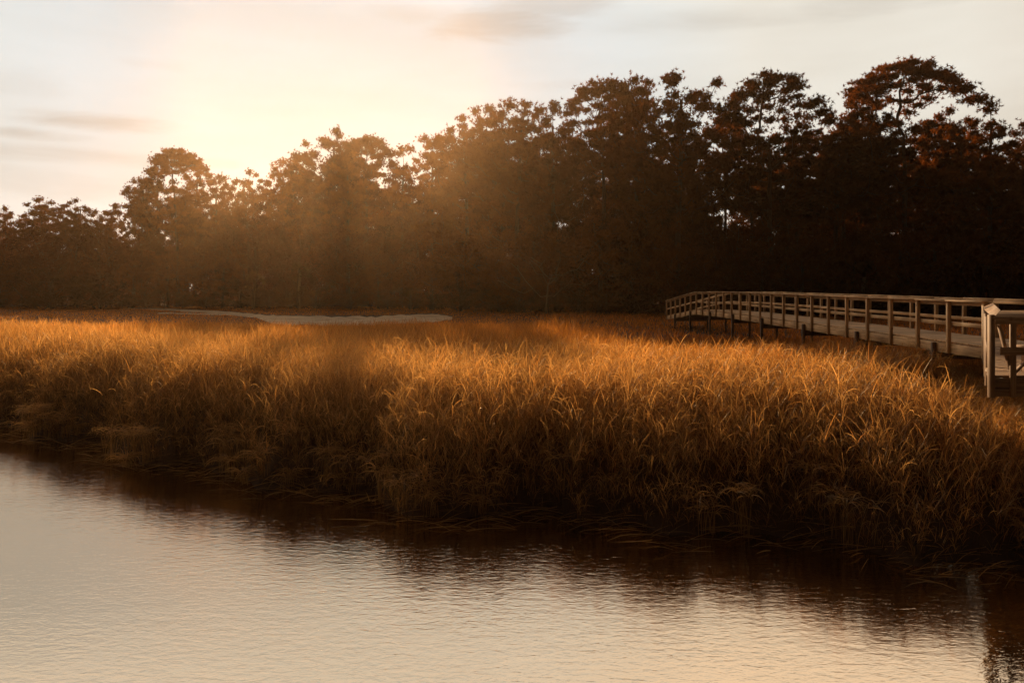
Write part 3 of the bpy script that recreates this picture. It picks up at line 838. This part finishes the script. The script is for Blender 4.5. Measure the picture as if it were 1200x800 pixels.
# thin high cloud: bright round the sun, dim towards the east behind the camera
veil = ramp(nt, math_('MULTIPLY_ADD', dp.outputs['Value'], 0.5, 0.5), [(0.0, (0.010, 0.009, 0.009)), (0.5, (0.02, 0.017, 0.015)), (0.66, (0.10, 0.08, 0.06)), (0.74, (0.46, 0.37, 0.28)), (0.82, (0.60, 0.53, 0.445)), (0.88, (0.68, 0.65, 0.575)), (0.94, (0.67, 0.655, 0.595)), (0.98, (0.50, 0.57, 0.60)), (1.0, (0.28, 0.42, 0.50))])
sp = nt.nodes.new('ShaderNodeSeparateXYZ'); L.new(D_, sp.inputs[0])
az = math_('ARCTAN2', sp.outputs['X'], sp.outputs['Y']); el = math_('ARCSINE', sp.outputs['Z'])
cmb = nt.nodes.new('ShaderNodeCombineXYZ'); L.new(az, cmb.inputs[0]); L.new(math_('MULTIPLY', el, 4.5), cmb.inputs[1])
n1 = N(nt, 'ShaderNodeTexNoise', Scale=5.0, Detail=6.0, Roughness=0.6, Distortion=0.5); L.new(cmb.outputs[0], n1.inputs['Vector'])
tot = None
def cloud(x, y, wx, wy, amt):
    global tot
    a0 = math.atan((x - 600) / F); e0 = math.atan((HY - y) / F * math.cos(a0))
    dx = math_('DIVIDE', math_('SUBTRACT', az, a0), wx / F); dy = math_('DIVIDE', math_('SUBTRACT', el, e0), wy / F)
    q_ = math_('SUBTRACT', 1.0, math_('ADD', math_('MULTIPLY', dx, dx), math_('MULTIPLY', dy, dy)))
    nn = math_('MULTIPLY_ADD', math_('SUBTRACT', n1.outputs['Fac'], 0.5), 3.2, q_)
    v = N(nt, 'ShaderNodeMapRange', _interpolation_type='SMOOTHSTEP', **{'From Min': 0.0, 'From Max': 1.3, 'To Min': 0.0, 'To Max': amt}); L.new(nn, v.inputs['Value'])
    # keep it near its place
    g_ = N(nt, 'ShaderNodeMapRange', _interpolation_type='SMOOTHSTEP', **{'From Min': -1.4, 'From Max': 0.2}); L.new(q_, g_.inputs['Value'])
    v2 = math_('MULTIPLY', v.outputs[0], g_.outputs[0])
    tot = v2 if tot is None else math_('MAXIMUM', tot, v2)
cloud(590, 30, 95, 24, 0.52); cloud(650, 8, 110, 16, 0.38); cloud(110, 143, 95, 13, 0.49); cloud(10, 155, 90, 8, 0.41)
cloud(70, 182, 170, 12, 0.32); cloud(185, 76, 55, 9, 0.17); cloud(640, 101, 90, 9, 0.20); cloud(40, 215, 200, 22, 0.20)
cloud(950, 12, 260, 18, 0.22); cloud(20, 100, 60, 20, 0.12); cloud(480, 12, 90, 16, 0.20)
dark = N(nt, 'ShaderNodeMix', _data_type='RGBA'); dark.inputs[7].default_value = (0.26, 0.225, 0.19, 1)
L.new(tot, dark.inputs[0]); L.new(veil, dark.inputs[6])
n2 = N(nt, 'ShaderNodeTexNoise', Scale=2.2, Detail=4.0, Roughness=0.55); L.new(cmb.outputs[0], n2.inputs['Vector'])
soft = ramp(nt, n2.outputs['Fac'], [(0.35, (0.90, 0.885, 0.865)), (0.62, (1.0, 1.0, 1.0))])
mul = N(nt, 'ShaderNodeVectorMath', _operation='MULTIPLY'); L.new(dark.outputs[2], mul.inputs[0]); L.new(soft, mul.inputs[1])
up = N(nt, 'ShaderNodeMapRange', _interpolation_type='SMOOTHSTEP', **{'From Min': R(18), 'From Max': R(25), 'To Min': 9.5, 'To Max': 18.0}); L.new(el, up.inputs['Value'])
up2 = N(nt, 'ShaderNodeMapRange', _interpolation_type='SMOOTHSTEP', **{'From Min': R(31), 'From Max': R(44), 'To Min': 1.0, 'To Max': 0.12}); L.new(el, up2.inputs['Value'])
upm = math_('MULTIPLY', up.outputs[0], up2.outputs[0])
wm = N(nt, 'ShaderNodeMix', _data_type='RGBA'); wm.inputs[6].default_value = (1, 1, 1, 1); wm.inputs[7].default_value = (1.15, 0.98, 0.84, 1)
uf = N(nt, 'ShaderNodeMapRange', **{'From Min': R(19), 'From Max': R(26)}); L.new(el, uf.inputs['Value']); L.new(uf.outputs[0], wm.inputs[0])
mw = N(nt, 'ShaderNodeVectorMath', _operation='MULTIPLY'); L.new(mul.outputs[0], mw.inputs[0]); L.new(wm.outputs[2], mw.inputs[1])
sc = N(nt, 'ShaderNodeVectorMath', _operation='SCALE'); L.new(mw.outputs[0], sc.inputs[0]); L.new(upm, sc.inputs['Scale'])
fin = N(nt, 'ShaderNodeMix', _data_type='RGBA'); fin.inputs[0].default_value = 0.97
L.new(sky.outputs[0], fin.inputs[6]); L.new(sc.outputs[0], fin.inputs[7])
L.new(fin.outputs[2], bg.inputs['Color']); L.new(bg.outputs[0], out.inputs['Surface'])

sl = bpy.data.lights.new('sun', 'SUN'); sl.energy = 5.0; sl.angle = R(0.6); sl.color = (1.0, 0.72, 0.42)
so = bpy.data.objects.new('sun', sl); C.objects.link(so)
from mathutils import Vector
so.rotation_euler = Vector(sun_dir).to_track_quat('Z', 'Y').to_euler()

# ------------------------------------------------------------------ camera
cam = bpy.data.cameras.new('camera'); co = bpy.data.objects.new('camera', cam); C.objects.link(co)
co.location = (0, 0, CAMZ); co.rotation_euler = (R(90), 0, 0)
cam.sensor_width = 36; cam.lens = F / 1200 * 36; cam.shift_y = -(400 - HY) / 1200
cam.clip_end = 3000; cam.clip_start = 0.1
sc_ = bpy.context.scene; sc_.camera = co
sc_.view_settings.view_transform = 'Standard'; sc_.view_settings.look = 'None'
sc_.view_settings.exposure = 0.42; sc_.view_settings.gamma = 1; sc_.view_settings.use_curve_mapping = False
cy = sc_.cycles
cy.use_denoising = True; cy.max_bounces = 6; cy.diffuse_bounces = 2; cy.glossy_bounces = 2; cy.transmission_bounces = 3; cy.volume_bounces = 0
cy.transparent_max_bounces = 4; cy.sample_clamp_indirect = 3; cy.sample_clamp_direct = 8; cy.use_adaptive_sampling = True; cy.adaptive_threshold = 0.02
print('grass verts', nv)
